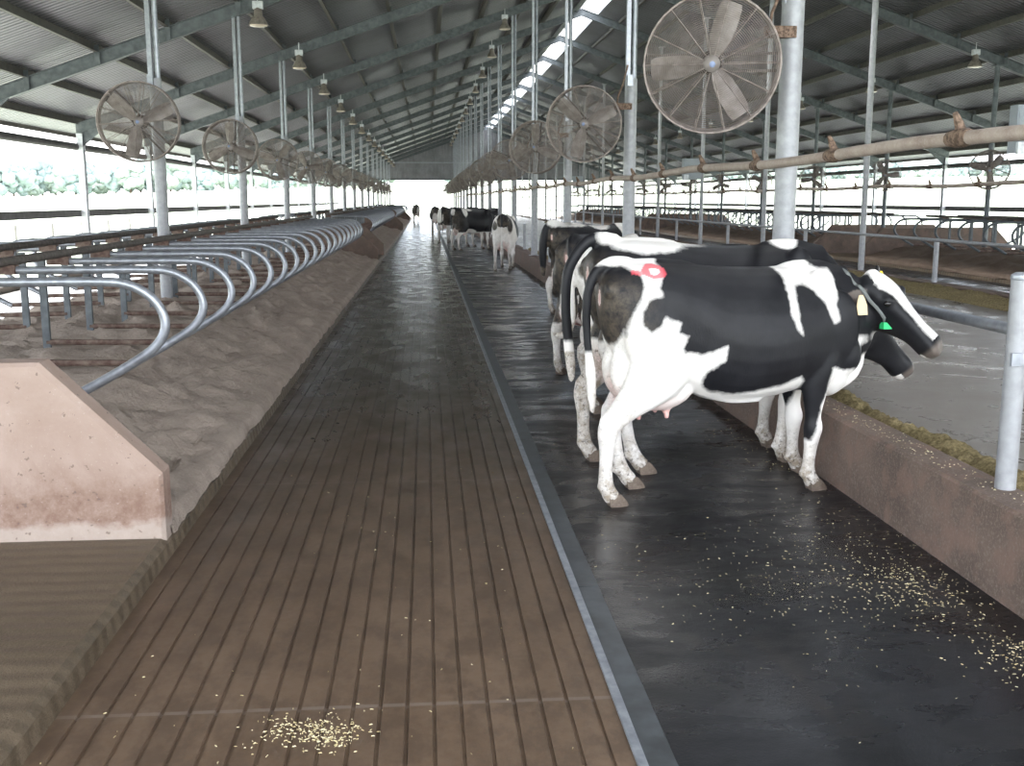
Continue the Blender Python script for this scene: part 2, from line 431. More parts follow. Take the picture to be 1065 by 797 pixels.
# rafters (I section) : one mesh shared, one object per slope per truss
def rafter_mesh(sign):
    mb = MB(); xa, xb = -8.24, XR+.0
    f = (lambda x: x) if sign > 0 else mir
    za, zb = zraf(xa), zraf(xb); H_ = .25
    for (w, z0, z1) in ((.14, 0, .014), (.02, .014, H_-.014), (.14, H_-.014, H_)):
        mb.ring_loft([[(f(x), -w/2, z+z0), (f(x), w/2, z+z0), (f(x), w/2, z+z1), (f(x), -w/2, z+z1)] for x, z in ((xa, za), (xb, zb))])
    for k in range(9):                      # clips over the purlins
        x = -7.14+1.26*k
        mb.box(min(f(x), f(x+.09)), max(f(x), f(x+.09)), -.075, -.065, zraf(x)+.02, zraf(x)+H_+.13)
    return mb.mesh('rafter')
rl, rr = rafter_mesh(1), rafter_mesh(-1)
for i, y in enumerate(TR):
    if y < 0: w = 'roof edge nearest the camera'
    for nm, me in (('left', rl), ('right', rr)):
        o = bpy.data.objects.new('roof_rafter', me); COL.objects.link(o); o.location = (0, y, 0)
        if not me.materials: me.materials.append(M['rafter'])
        tag(o, 'grey green steel rafter on the %s roof slope, %s from the camera end' % (nm, ORD[i]), 'rafter', 'roof rafters')
def purlin(x, lab):
    z = zraf(x)+.252; mb = MB(); a, b = Y0+.1, Y1-.1
    s = 1 if x < XR else -1
    mb.box(x-.004, x+.004, a, b, z, z+.16)
    mb.box(min(x, x+.07*s), max(x, x+.07*s), a, b, z, z+.006); mb.box(min(x, x-.07*s), max(x, x-.07*s), a, b, z+.154, z+.16)
    tag(mb.build('roof_purlin', 'purlin'), lab, 'purlin', 'roof purlins')
for k in range(11):
    x = -8.25 if k == 0 else -7.14+1.26*(k-1)
    purlin(x, 'dark purlin under the left roof slope, %s up from the eave' % ORD[k])
    purlin(mir(x), 'dark purlin under the right roof slope, %s up from the eave' % ORD[k])
for s, nm in ((5.43, 'left'), (6.27, 'right')):
    z = zraf(5.28)+.252
    tag(MB().box(s-.03, s+.03, Y0+.1, Y1-.1, z, z+.22).build('ridge_beam', 'white_metal'), 'pale steel edge along the %s side of the open ridge slot' % nm, 'beam')

for s, nm in ((-9.0, 'left'), (mir(-9.0), 'right')):
    z = zraf(s)+.33
    tag(MB().box(s-.012, s+.012, Y0+.05, Y1-.05, z, z+.09).build('eave_fascia', 'purlin'), 'dark fascia strip along the outer edge of the %s eave' % nm, 'fascia')
# end gable sheet
mb = MB(); prof = []; x = -9.2
while x < mir(-9.2):
    for dx, dy in ((0, 0), (.1, 0), (.13, .03), (.2, .03), (.23, 0)):
        prof.append((x+dx, Y1-.5+dy))
    x += .3
for (x, y) in prof: mb.v += [(x, y, 3.75), (x, y, max(3.76, zraf(min(max(x, -9.3), mir(-9.3)))+.4))]
for j in range(len(prof)-1): mb.f.append((2*j, 2*j+2, 2*j+3, 2*j+1))
struct(mb.build('wall_end_gable', 'roof'))
struct(MB().box(-8.2, mir(-8.2), Y1-.62, Y1-.47, 3.62, 3.76).build('trim_3', 'rafter'))
for nm, z in (('trim_4', 5.2),): struct(MB().box(-3.4, mir(-3.4), Y1-.62, Y1-.52, z, z+.08).build(nm, 'galv'))

# ------------------------------------------------------------ posts
def post_thick(top, r, zb, name='support_post', split=3.3):
    root = empty(name); m1 = MB().tube([(0, 0, zb), (0, 0, split)], r, 20).build('lower_pipe', 'galv_dull', root, True)
    mb = MB().tube([(.035, 0, split-.02), (.035, 0, top)], .036, 10); mb.box(-.075, -.02, -.04, .04, split-.15, top)
    mb.build('upper_channel', 'galv', root, True)
    c = MB().box(-.07, .0, -r-.05, -r+.01, split-.1, split+.04); c.build('junction_box', 'galv', root)
    m2 = MB().box(-.13, .13, -.13, .13, zb, zb+.015); m2.build('base_plate', 'galv_dull', root)
    return root
protoL = post_thick(zraf(XL)+.01, .076, .40); protoR = post_thick(zraf(XP)+.01, .081, .43, split=3.35)
def place_posts(proto, x, ys, lab, grp, cat='post'):
    for i, y in enumerate(ys):
        l = lab % ORD[i]
        if i == 0: proto.location = (x, y, 0); tag(proto, l, cat, grp)
        else: dup(proto, (x, y, 0), l, grp)
place_posts(protoL, XL, TR[1:], 'round galvanised post among the left stalls, %s from the camera end', 'left stall posts')
place_posts(protoR, XP, TR[1:], 'round galvanised post on the near feed curb, %s from the camera end', 'near feed curb posts')
def slim(x, zb, w, lab, grp, mt='galv_dull', ys=TR[1:], name='slim_post'):
    root = empty(name); mb = MB(); mb.tube([(0, 0, zb), (0, 0, zraf(x)+.01)], w/2, 14); mb.build('pipe', mt, root, True)
    MB().box(-.1, .1, -.1, .1, zraf(x)-.03, zraf(x)+.012).build('cap_plate', mt, root)
    place_posts(root, x, ys, lab, grp)
slim(XQ, .43, .115, 'slender steel post on the far feed curb, %s from the camera end', 'far feed curb posts')
slim(XM, .42, .13, 'dark steel post among the right stalls, %s from the camera end', 'right stall posts', 'rafter')
def eave(x, lab, grp):
    root = empty('eave_post'); mb = MB()
    mb.box(-.07, .07, -.09, -.08, -.3, zraf(x)); mb.box(-.07, .07, .08, .09, -.3, zraf(x)); mb.box(-.005, .005, -.08, .08, -.3, zraf(x))
    mb.build('column', 'white_metal', root)
    s = 1 if x < XR else -1
    g = MB().ring_loft([[(a*s, y, zraf(x)+z) for a, z in ((-.08, -.28), (.08, -.28), (.75, .28), (-.08, .0))] for y in (-.01, .01)]); g.build('haunch', 'rafter', root)
    place_posts(root, x, TR, lab, grp)
eave(XE, 'pale eave post along the open left side, %s from the camera end', 'left eave posts')
eave(mir(XE), 'pale eave post along the open right side, %s from the camera end', 'right eave posts')

# ------------------------------------------------------------ side girts, rolled curtains
for nm, f in sides:
    x = f(XE-.1)
    tag(MB().box(x-.03, x+.03, Y0, Y1-1, 1.40, 1.57).build('side_girt', 'girt'), 'long dark horizontal girt across the open %s side at chest height' % nm, 'girt')
    root = empty('rolled_curtain', (x, 0, 0))
    MB().tube([(0, Y0, 3.04), (0, Y1-1, 3.04)], .085, 12).build('roll', 'girt', root, True)
    if nm == 'right':
        for k in range(90):
            y = 16+.95*k; MB().tube([(.1, y, .1), (.1, y, 2.98)], .008, 4).build('cord', 'cord', root)
    tag(root, 'dark rolled-up side curtain hanging along the %s eave' % nm, 'curtain')
    struct(MB().box(min(f(-8.4), f(-8.25)), max(f(-8.4), f(-8.25)), Y0-2, 103, -.35, .12).build('wall_%s' % nm, 'wall'))

# ------------------------------------------------------------ stall dividers and rails
def divider_proto(f, name, split_mat):
    root = empty(name)
    def arc(c, r, a0, a1, n=8): return [(c[0]+r*math.cos(a0+(a1-a0)*i/n), 0, c[1]+r*math.sin(a0+(a1-a0)*i/n)) for i in range(n+1)]
    def path(g):
        P = [(-3.2, 1.28), (-2.4, 1.28), (-2.02, 1.28)]
        pts = cr([(-3.25, 1.28), (-2.6, 1.28), (-2.1, 1.28), (-1.93, 1.26), (-1.80, 1.19), (-1.72, 1.08), (-1.71, .96), (-1.78, .85), (-1.92, .75), (-2.12, .635), (-2.27, .555)], 4)
        return [(g(p[0]), 0, p[1]) for p in pts]
    for g in (lambda x: f(x), lambda x: f(-7.2-x)):
        MB().tube(path(g), .031, 12).build('loop_pipe', split_mat, root, True)
        MB().tube([(g(-2.26), 0, .565), (g(-2.42), 0, .57), (g(-3.3), 0, .58)], .026, 8).build('lower_rail', 'rust' , root, True)
        mp = MB().box(min(g(-3.33), g(-3.27)), max(g(-3.33), g(-3.27)), -.02, .02, .42, 1.30).build('mount_post', 'rafter', root)
        MB().box(min(g(-3.24), g(-3.06)), max(g(-3.24), g(-3.06)), -.045, .045, 1.25, 1.32).build('clamp', 'rust', mp)
    return root
for nm, f in sides:
    pr = divider_proto(f, 'stall_divider', 'galv' if nm == 'left' else 'rafter'); first = True  # right loops take the darker rafter steel: backlit shade put into their colour
    for bi, (a, b) in enumerate(BLOCKS):
        y = 7.02 if bi == 0 else a+1.3
        k = 0
        if bi == 0:
            pr.location = (0, 7.02, 0); y += 1.2; k = 1; tag(pr, 'tubular stall divider loop, first behind the end wall, first %s block' % nm, 'stall divider', '%s stall dividers' % nm)
        while y < min(b, 101)-.6:
            dup(pr, (0, y, 0), 'tubular stall divider loop, %s behind the end wall, %s %s block' % (ORD[k], ORD[bi], nm), '%s stall dividers' % nm)
            y += 1.2; k += 1
        for xx, wh in ((-3.13, 'alley'), (-4.07, 'outer')):
            x = f(xx)
            tag(MB().tube([(x, a+.4, 1.345), (x, min(b, 101)-.3, 1.345)], .036, 10).build('stall_neck_rail', 'darkrail', None, True),
                'brown neck rail over the %s side heads of the %s %s stall block' % (wh, ORD[bi], nm), 'rail', '%s stall neck rails' % nm)

# ------------------------------------------------------------ feed rails
def short_post(x, y, top, r, lab, cap=True, name='bollard_post', zb=.43, lean=0):
    root = empty(name, (x, y, 0))
    MB().tube([(0, 0, zb), (lean, 0, top-.03)], r, 20).build('pipe', 'galv_dull', root, True)
    MB().lathe([(r+.001, top-.035), (r+.003, top-.03), (r+.001, top-.012), (r*.6, top)], 'z', 20, (lean, 0, 0)).build('cap', 'galv', root, True)
    tag(root, lab, 'post')
    return root
o = short_post(2.745, 4.70, 1.47, .048, 'short capped galvanised post on the near feed curb at the right edge', lean=.0)
MB().tube([(0, 0, 1.07), (.59, .02, 1.07)], .018, 8).build('rail_bracket', 'galv', o, True)
MB().box(-.052, .052, -.06, -.045, 1.04, 1.10).build('bracket_plate', 'galv', o)
root = tag(MB().tube([(3.33, Y0-1, 1.07), (3.33, 14, 1.07)], .036, 12).build('feed_rail', 'galv', None, True), 'blue grey pipe rail over the near feed lane edge behind the cows', 'rail')
for i, y in enumerate([17.2, 23.4, 29.6, 35.8]):
    short_post(2.72, y, 1.15, .04, 'short dark post on the near feed curb, %s beyond the standing cows' % ORD[i], name='curb_post')
tag(MB().tube([(8.45, Y0, 1.14), (8.45, 101, 1.14)], .028, 10).build('feed_rail', 'galv_dull', None, True), 'thin grey pipe rail along the far feed curb', 'rail')
for i in range(14):
    short_post(8.48, TR[1]+SP*i+3.1, 1.17, .042, 'short rail post on the far feed curb, %s from the camera end' % ORD[i], name='curb_post')

# sprinkler pipes
def sprinkler(x, z, lab, y0, n):
    root = empty('sprinkler_pipe', (x, 0, z)); pts = []
    y = Y0
    while y < 100: pts.append((.012*math.sin(y*.9), y, .016*math.sin(y*1.3+1))); y += .8
    MB().tube(pts, .034, 12).build('pipe', 'pvc', root, True)
    for k in range(n):
        yy = y0+1.6*k; px = .012*math.sin(yy*.9); pz = .016*math.sin(yy*1.3+1)
        mb = MB().tube([(px, yy-.09, pz), (px, yy-.04, pz), (px, yy+.05, pz), (px, yy+.1, pz)], [.037, .046, .044, .037], 10)
        mb.tube([(px, yy, pz+.03), (px-.02, yy-.01, pz+.07), (px-.045, yy-.02, pz+.115)], [.026, .022, .012], 7)
        mb.build('nozzle', 'tape', root, True)
    tag(root, lab, 'pipe')
sprinkler(2.54, 2.075, 'cream sprinkler pipe with brown taped nozzles running past the near posts', 3.35, 40)
sprinkler(8.62, 2.04, 'brown sprinkler pipe strung along the far feed curb posts', 6.6, 30)

# ------------------------------------------------------------ fans
def fan_proto():
    root = empty('barn_fan'); R = .475; D = .13
    mb = MB()
    for sgn in (-1, 1):
        for k in range(30):
            r = .07+(R-.075)*k/29; yy = sgn*(D+.045*math.sqrt(max(0, 1-(r/R)**2))) if k < 29 else sgn*D
            mb.tube([(r*math.cos(a*2*PI/40), yy, r*math.sin(a*2*PI/40)) for a in range(40)], .0022, 3, closed=True)
        for k in range(14):
            a = 2*PI*k/14; mb.tube([(r*math.cos(a), sgn*(D+.05*math.sqrt(max(0, 1-(r/R)**2))), r*math.sin(a)) for r in (.06, .2, .33, .43, R)], .004, 4)
    o = mb.build('wire_cage', 'cage', root, True)
    rim = MB()
    for yy in (-D, D): rim.tube([(R*math.cos(a*2*PI/48), yy, R*math.sin(a*2*PI/48)) for a in range(48)], 0.009, 6, closed=True)
    rim.ring_loft([[(rr_*math.cos(a*2*PI/48), yy, rr_*math.sin(a*2*PI/48)) for a in range(48)] for rr_, yy in ((R-.004, -D*.4), (R+.004, -D*.4), (R+.004, D), (R-.004, D))], closed=True)
    rim.build('rim', 'cage', root, True)
    for k, ang in enumerate((72, 185, 302)):
        a = math.radians(ang); ca, sa = math.cos(a), math.sin(a); mb = MB(); rings = []
        for r, w, tw in ((.05, .08, .75), (.10, .13, .62), (.17, .17, .50), (.28, .178, .38), (.38, .17, .30), (.43, .14, .27)):
            ring = []
            for t, q in ((-1, 0), (-.5, .012), (0, .017), (.5, .012), (1, 0), (.5, -.003 + .007), (0, .010), (-.5, .006)):
                px = t*w/2; u = px*math.cos(tw); yv = px*math.sin(tw)-q
                ring.append((r*ca-u*sa, yv, r*sa+u*ca))
            rings.append(ring)
        mb.ring_loft(rings); mb.build('blade', 'blade', root, True)
    hb = MB().lathe([(.03, .0), (.06, .005), (.06, .06), (.04, .075)], 'y', 16).build('hub', 'blade', root, True)
    MB().lathe([(.018, .165), (.021, .170), (.021, .183), (.014, .188)], 'y', 16).build('hub_cap', 'hub', hb, True)
    mb = MB().lathe([(.03, -.06), (.085, -.065), (.09, -.2), (.07, -.235), (.02, -.24)], 'y', 16)
    for dz in (-.06, .06): mb.bar((-R, .09, dz), (R, .09, dz), .012, .02)
    mb.build('motor', 'motor', root, True)
    return root
fp = fan_proto(); used = [False]
todo = []
def fans(x, ys, z, dx, lab, grp, px):
    for i, y in enumerate(ys):
        yaw = -math.atan2(x, y)*.85+math.radians(0 if i == 0 else random.Random(i+int(x*10)+50).uniform(-5, 5)); l = lab % ORD[i]
        rt = (math.radians(7+2*math.sin(i*2.3+x)), math.radians(0 if i == 0 else (i*47) % 120), yaw)
        if not used[0]: r = fp; fp.location = (x, y, z); fp.rotation_euler = rt; tag(fp, l, 'fan', grp); used[0] = True
        else: r = dup(fp, (x, y, z), l, grp, rt)
        if px is not None: todo.append((r, x, y, z, rt, px))
def brackets():
    for r, x, y, z, rt, px in todo:
        if True:
            sg = 1 if px > x else -1
            br = MB(); 
            inv = Matrix.Translation((x, y, z)) @ (Matrix.Rotation(rt[2], 4, 'Z') @ Matrix.Rotation(rt[1], 4, 'Y') @ Matrix.Rotation(rt[0], 4, 'X'))
            br = MB().box(min(x+sg*.40, px), max(x+sg*.40, px), y+.02, y+.08, z+.19, z+.27)
            br.tube([(x+sg*.43, y+.05, z+.23), (x+sg*.44, y+.03, z+.36), (x+sg*.5, y+.03, z+.50), (px-sg*.06, y+.05, z+.75)], .012, 6)
            iv = inv.inverted(); br.v = [tuple(iv @ Vector(v)) for v in br.v]
            br.build('wall_bracket', 'tape', r)
fans(2.055, [t-.12 for t in TR[1:]], 2.765, 0, 'round caged barn fan over the near feed curb, %s from the camera end', 'fans above the cows', XP)
fans(-3.50, [t-.37 for t in TR[1:]], 2.745, 0, 'round caged barn fan over the left stalls, %s from the camera end', 'fans above the left stalls', None)
fans(14.2, [t-.25 for t in TR[1:]], 2.55, 0, 'dark caged barn fan over the right stalls, %s from the camera end', 'fans above the right stalls', None)

brackets()
# ------------------------------------------------------------ lamps
def lamp_proto():
    root = empty('bay_lamp')
    sh_ = MB().lathe([(.05, -.02), (.07, -.05), (.08, -.16), (.11, -.19), (.165, -.29), (.175, -.32), (.16, -.32), (.10, -.21), (.06, -.19)], 'z', 20).build('shade', 'shade', root, True)
    MB().lathe([(.155, -.315), (.15, -.33), (.08, -.345), (.01, -.348)], 'z', 18).build('lens', 'lens', sh_, True)
    mb = MB().box(-.09, .09, -.05, .05, -.04, .09); mb.tube([(0, 0, .08), (0, 0, .26)], .012, 6); mb.build('ballast', 'white_metal', root)
    return root
lp = lamp_proto(); first = True
for x, lab, grp in ((-2.93, 'dome bay lamp under the roof above the left stalls, %s from the camera end', 'lamps above the left stalls'),
                    (2.38, 'dome bay lamp under the roof above the near feed curb, %s from the camera end', 'lamps above the near feed curb'),
                    (13.6, 'dome bay lamp under the roof above the right stalls, %s from the camera end', 'lamps above the right stalls')):
    for i, y in enumerate(TR[1:]):
        loc = (x, y-.3, zraf(x)-.02)
        if first: lp.location = loc; tag(lp, lab % ORD[i], 'lamp', grp); first = False
        else: dup(lp, loc, lab % ORD[i], grp)

# electrical boxes on the far feed curb posts
for i, (y, w) in enumerate(((TR[2], 'at the right edge of the photo'), (TR[5], 'halfway down the barn'), (TR[9], 'far down the barn'))):
    root = empty('electrical_box', (8.15, y-.05, 0))
    cb = MB().box(-.28, .28, -.1, .1, 2.42, 3.05).build('cabinet', 'box', root); MB().box(-.26, .26, -.112, -.1, 2.45, 3.02).build('door', 'box', cb)
    MB().box(-.27, -.12, -.15, -.1, 2.40, 2.56).build('switch', 'white_metal', root); MB().box(.27, .32, -.03, .03, 2.5, 2.6).build('bracket', 'galv', root)
    tag(root, 'grey electrical box on a far feed curb post %s' % w, 'electrical box')

# ------------------------------------------------------------ feed piles and crumbs
def pile(x0, x1, h, y0, y1, lab, seed, dn=.03):
    mb = MB(); ny = int((y1-y0)/dn); nx = 16
    for i in range(ny+1):
        y = y0+(y1-y0)*i/ny
        wv = .8+.35*noise.noise(Vector((seed, y*.7, 0)))
        for j in range(nx+1):
            t = j/nx; x = x0+(x1-x0)*t*(1 if x1 < x0 else 1)*wv if j else x0
            z = .332+h*math.sin(PI*min(1, t*.97+.03))**.6*(.8+.4*noise.noise(Vector((x*6, y*4, seed))))+.03*noise.fractal(Vector((x*12, y*12, seed)), .7, 2, 4)
            mb.v.append((x, y, z if 0 < j < nx else .325))
    n = nx+1
    for i in range(ny):
        for j in range(nx): mb.f.append((i*n+j, i*n+j+1, (i+1)*n+j+1, (i+1)*n+j))
    o = mb.build('feed_pile', 'feed', None, True); o['kind'] = 'stuff'; tag(o, lab, 'feed')
pile(2.80, 3.17, .13, 2.0, 30, 'olive brown chopped feed heaped along the near feed curb', 3)
pile(8.37, 7.55, .14, 2.0, 70, 'chopped feed spread along the far feed curb', 9, .12)

rnd = random.Random(11)
def crumbs(clusters, z, mt, name, lab, cat='feed bits'):
    mb = MB()
    for (cx, cy, rx, ry, n, s) in clusters:
        for _ in range(n):
            x = rnd.gauss(cx, rx); y = rnd.gauss(cy, ry)
            zz = z(x, y)
            if zz is None: continue
            L = s*rnd.uniform(.4, 1.6); w = s*.28*rnd.uniform(.5, 1.4); a = rnd.uniform(0, PI); h = s*.2*rnd.uniform(.4, 1.3)
            c, s_ = math.cos(a), math.sin(a)
            mb.ring_loft([[(x+(u*L*c-v*w*s_)/2*k, y+(u*L*s_+v*w*c)/2*k, zz+hh) for u, v in ((-1, -1), (1, -.6), (1, 1), (-.8, .7))] for hh, k in ((-.001, 1), (h, .6))])
    o = mb.build(name, mt); o['kind'] = 'stuff'; tag(o, lab, cat)
matz = lambda x, y: .004 if .8 < x < 2.55 else None
crumbs([(2.25, 4.55, .16, .18, 260, .012), (1.85, 4.6, .3, .35, 240, .010), (2.4, 3.75, .12, .12, 420, .012), (2.35, 4.9, .2, .5, 260, .010), (1.5, 4.9, .4, .5, 110, .009), (2.2, 5.6, .25, .35, 90, .008), (1.9, 8.2, .5, 1, 60, .01), (1.3, 4.6, .2, .5, 50, .009), (2.35, 7.5, .15, .6, 120, .012)], matz, 'hay', 'feed_crumbs', 'pale yellow feed crumbs scattered on the black rubber mat')
crumbs([(-.45, 3.42, .09, .07, 220, .010), (-.33, 3.38, .05, .05, 120, .010), (-.5, 3.5, .5, .5, 45, .010), (.0, 5.5, .6, 1.6, 60, .009)], lambda x, y: .001 if -1.3 < x < .64 else None, 'hay', 'hay_crumbs', 'small scatter of pale hay on the brown grooved floor')
crumbs([(2.69, 3+.5*k, .05, .3, 40, .009) for k in range(26)], lambda x, y: .441 if 2.6 < x < 2.80 else None, 'hay', 'feed_crumbs', 'pale feed bits lying along the top of the near feed curb')

# ------------------------------------------------------------ cows
def inpoly_sd(x, z, poly):
    """signed distance, positive inside (numpy)"""
    P = np.array(poly); Q = np.roll(P, -1, 0); inside = np.zeros(len(x), bool); d = np.full(len(x), 1e9)
    for (x0, z0), (x1, z1) in zip(P, Q):
        ex, ez = x1-x0, z1-z0; t = np.clip(((x-x0)*ex+(z-z0)*ez)/(ex*ex+ez*ez+1e-12), 0, 1)
        d = np.minimum(d, np.hypot(x-x0-t*ex, z-z0-t*ez))
        c = ((z0 > z) != (z1 > z)); inside ^= c & (x < (x1-x0)*(z-z0)/(z1-z0+1e-12)+x0)
    return np.where(inside, d, -d)

TORSO = [  # x, top, bottom, half width, z of max width, n_top, n_bottom
    (-.205, 1.30, 1.16, .07, 1.24, 2, 2), (-.17, 1.375, 1.0, .155, 1.24, 2.2, 2), (-.08, 1.425, .84, .215, 1.16, 2.2, 2.2), (.05, 1.435, .72, .255, 1.14, 2.3, 2.4),
    (.20, 1.43, .67, .275, 1.14, 2.1, 2.4), (.35, 1.42, .64, .285, 1.08, 1.9, 2.4), (.50, 1.405, .58, .315, .98, 1.75, 2.3), (.70, 1.395, .565, .345, .95, 1.8, 2.2),
    (.90, 1.395, .585, .335, .96, 1.8, 2.2), (1.06, 1.405, .615, .295, .98, 1.75, 2.2), (1.20, 1.41, .60, .255, 1.0, 1.7, 2.2), (1.32, 1.405, .56, .225, .98, 1.7, 2.1),
    (1.42, 1.39, .60, .17, 1.0, 1.8, 2)]
def make_cow(label, P, ang, coat, neck='level', head=None, feet=None, tail=None, vox=.014, tags=None, pale_head=False, collar=False, udder=1.0, sc=1.0, red=False, dirt=1.0):
    """head: (poll xyz, yaw deg (+ left), pitch deg down, roll deg); feet: dict lf, rf, lh, rh -> (dx, dy)"""
    mb = MB()
    st = cr(TORSO, 3); rings = []
    for x, zt, zb, w, zw, nt_, nb_ in st:
        ring = []
        for k in range(28):
            a = 2*PI*k/28; c, s_ = math.cos(a), math.sin(a); n_ = nt_ if s_ >= 0 else nb_
            y = w*math.copysign(abs(c)**(2/n_), c); hh = (zt-zw) if s_ >= 0 else (zw-zb)
            ring.append((x, y, zw+hh*math.copysign(abs(s_)**(2/n_), s_)))
        rings.append(ring)
    mb.ring_loft(rings)
    for s_ in (-1, 1):    # bony landmarks
        mb.ell((-.16, .11*s_, 1.275), (.055, .05, .06))
        mb.ell((1.26, .18*s_, 1.02), (.17, .07, .24)); mb.ell((1.16, .15*s_, 1.24), (.10, .07, .15))
        mb.ell((.08, .20*s_, 1.02), (.20, .09, .25)); mb.ell((1.37, .14*s_, .85), (.10, .08, .13))
    mb.ell((.1, 0, 1.41), (.30, .05, .045)); mb.ell((1.14, 0, 1.385), (.2, .05, .05))
    # neck and head
    poll, yaw, pitch, roll = head or ((1.70, 0, 1.35), 0, 50, 0)
    poll = Vector(poll); yw, pt, rl_ = (math.radians(v) for v in (yaw, pitch, roll))
    hd = Vector((math.cos(pt)*math.cos(yw), math.cos(pt)*math.sin(yw), -math.sin(pt)))
    hs = Vector((-math.sin(yw), math.cos(yw), 0)); hu = hd.cross(hs)    # left, up
    Rr = Matrix.Rotation(rl_, 3, hd); hs = Rr @ hs; hu = Rr @ hu
    nb = Vector((1.26, 0, 1.03)); ne = poll+hd*.02-hu*.12
    nk = []
    chain = [(nb, .37, .19), (nb.lerp(ne, .3)+Vector((.03, 0, -.02)), .33, .17), (nb.lerp(ne, .6)+Vector((.02, 0, -.01)), .265, .14), (nb.lerp(ne, .86), .21, .12), (ne, .16, .105)]
    pts = cr([(*c, a, b) for c, a, b in chain], 4)
    mb.tube([p[:3] for p in pts], [p[3] for p in pts], 20, side=(0, 1, 0), r2=[p[4] for p in pts])
    dl = nb.lerp(ne, .45)     # dewlap
    mb.tube(cr([tuple(Vector((1.40, 0, .72))), tuple(Vector((1.44, 0, .74)).lerp(ne, .35)+Vector((.02, 0, -.12))), tuple(ne+Vector((-.02, 0, -.12)))], 4), [.13-.008*i for i in range(9)], 12, side=(0, 1, 0), r2=[.065-.003*i for i in range(9)])
    H_ = [(-.05, .07, .03, -.13), (0, .11, .055, -.19), (.06, .125, .070, -.23), (.13, .132, .075, -.275), (.19, .128, .070, -.26), (.26, .108, .060, -.215), (.34, .088, .050, -.165), (.42, .076, .044, -.132), (.48, .078, .044, -.122), (.53, .088, .042, -.122), (.57, .086, .030, -.115), (.60, .070, .008, -.10), (.62, .045, -.015, -.08), (.628, .02, -.03, -.06)]
    rings = []
    for s0, w, t_, b_ in cr(H_, 2):
        ctr = poll+hd*s0*1.0; ring = []
        for k in range(20):
            a = 2*PI*k/20; c, q = math.cos(a), math.sin(a)
            yy = w*math.copysign(abs(c)**.8, c)*(1 if q > 0 else 1-.25*abs(q)); zz = (t_ if q > 0 else -b_)*math.copysign(abs(q)**.85, q)
            ring.append(ctr+hs*yy+hu*zz)
        rings.append(ring)
    mb.ring_loft(rings)
    for s_ in (-1, 1):
        mb.ell(poll+hd*.17+hs*.098*s_+hu*.04, (.045, .035, .035), 12, 8)
        mb.ell(poll+hd*.15+hs*.07*s_-hu*.12, (.10, .065, .10), 12, 8)
        mb.ell(poll+hd*.57+hs*.035*s_+hu*.004, (.03, .03, .03), 10, 6)
        # ear: curved leaf
        eb = poll+hd*.05+hs*.085*s_-hu*.02
        dr = (hs*s_*.82-hd*.36-hu*.10).normalized() if not (collar and s_ == -1) else (hs*s_*.75-hd*.30-hu*.22).normalized()
        ep = [eb+dr*t for t in (-.02, .03, .08, .13, .18, .215)]
        mb.tube(ep, [.022, .020, .017, .016, .015, .010], 12, side=tuple(hd*.8-hu*.6), r2=[.03, .045, .062, .062, .042, .012])
    mb.ell(poll-hd*.01+hu*.03, (.05, .05, .045))
    # legs
    feet = feet or {}
    hoofs = []
    for s_, nm in ((1, 'l'), (-1, 'r')):
        dx, dy = feet.get(nm+'h', (0, 0)); y0 = .175*s_
        ch = [(.12, .12*s_, 1.12, .24, .11), (.14, .155*s_, .95, .235, .125), (.13, .175*s_, .80, .20, .105), (.05, .18*s_, .68, .135, .078), (-.045, .178*s_, .575, .088, .056), (-.115, .175*s_, .485, .070, .052), (-.12, .175*s_, .42, .062, .050), (-.11, .175*s_, .33, .047, .041), (-.10, .175*s_, .22, .042, .038), (-.085, .175*s_, .135, .049, .045), (-.06, .175*s_, .085, .049, .044), (-.03, .175*s_, .045, .056, .050)]
        ch = [(x+dx*k, y+dy*k, z, a, b) for (x, y, z, a, b) in ch for k in [min(1, max(0, (1.0-z)/.93))]]
        q = cr(ch, 3); mb.tube([p[:3] for p in q], [p[3] for p in q], 14, side=(0, 1, 0), r2=[p[4] for p in q])
        mb.ell((-.155+dx*.55, .175*s_+dy*.55, .505), (.03, .028, .05)); mb.ell((-.125+dx*.9, .175*s_+dy*.9, .12), (.02, .03, .022))
        hoofs.append((-.015+dx, .175*s_+dy))
        dx, dy = feet.get(nm+'f', (0, 0))
        ch = [(1.24, .155*s_, .98, .14, .08), (1.20, .165*s_, .82, .12, .082), (1.17, .168*s_, .70, .098, .072), (1.175, .165*s_, .58, .072, .056), (1.185, .16*s_, .47, .052, .046), (1.195, .16*s_, .40, .062, .060), (1.195, .16*s_, .345, .053, .052), (1.195, .16*s_, .26, .042, .040), (1.195, .16*s_, .17, .041, .039), (1.20, .16*s_, .115, .049, .045), (1.22, .16*s_, .075, .048, .046), (1.24, .16*s_, .045, .056, .050)]
        ch = [(x+dx*k, y+dy*k, z, a, b) for (x, y, z, a, b) in ch for k in [min(1, max(0, (.9-z)/.85))]]
        q = cr(ch, 3); mb.tube([p[:3] for p in q], [p[3] for p in q], 14, side=(0, 1, 0), r2=[p[4] for p in q])
        mb.ell((1.155+dx*.93, .16*s_+dy*.93, .105), (.02, .03, .022))
        hoofs.append((1.255+dx, .16*s_+dy))
    # udder and teats
    u = udder
    for s_ in (-1, 1):
        mb.ell((.13, .085*s_, .69), (.25*u, .115, .15*u)); mb.ell((-.02, .075*s_, .80), (.14, .085, .20*u))
        for tx in (.02, .20): mb.tube([(tx, .085*s_, .58), (tx, .09*s_, .53), (tx, .092*s_, .485)], [.030, .023, .018], 8)
    mb.tube(cr([(.40, .10, .66), (.60, .12, .60), (.80, .13, .60)], 3), [.035-.001*i for i in range(7)], 8); mb.tube(cr([(.40, -.10, .66), (.60, -.12, .60), (.80, -.13, .60)], 3), [.035-.001*i for i in range(7)], 8)
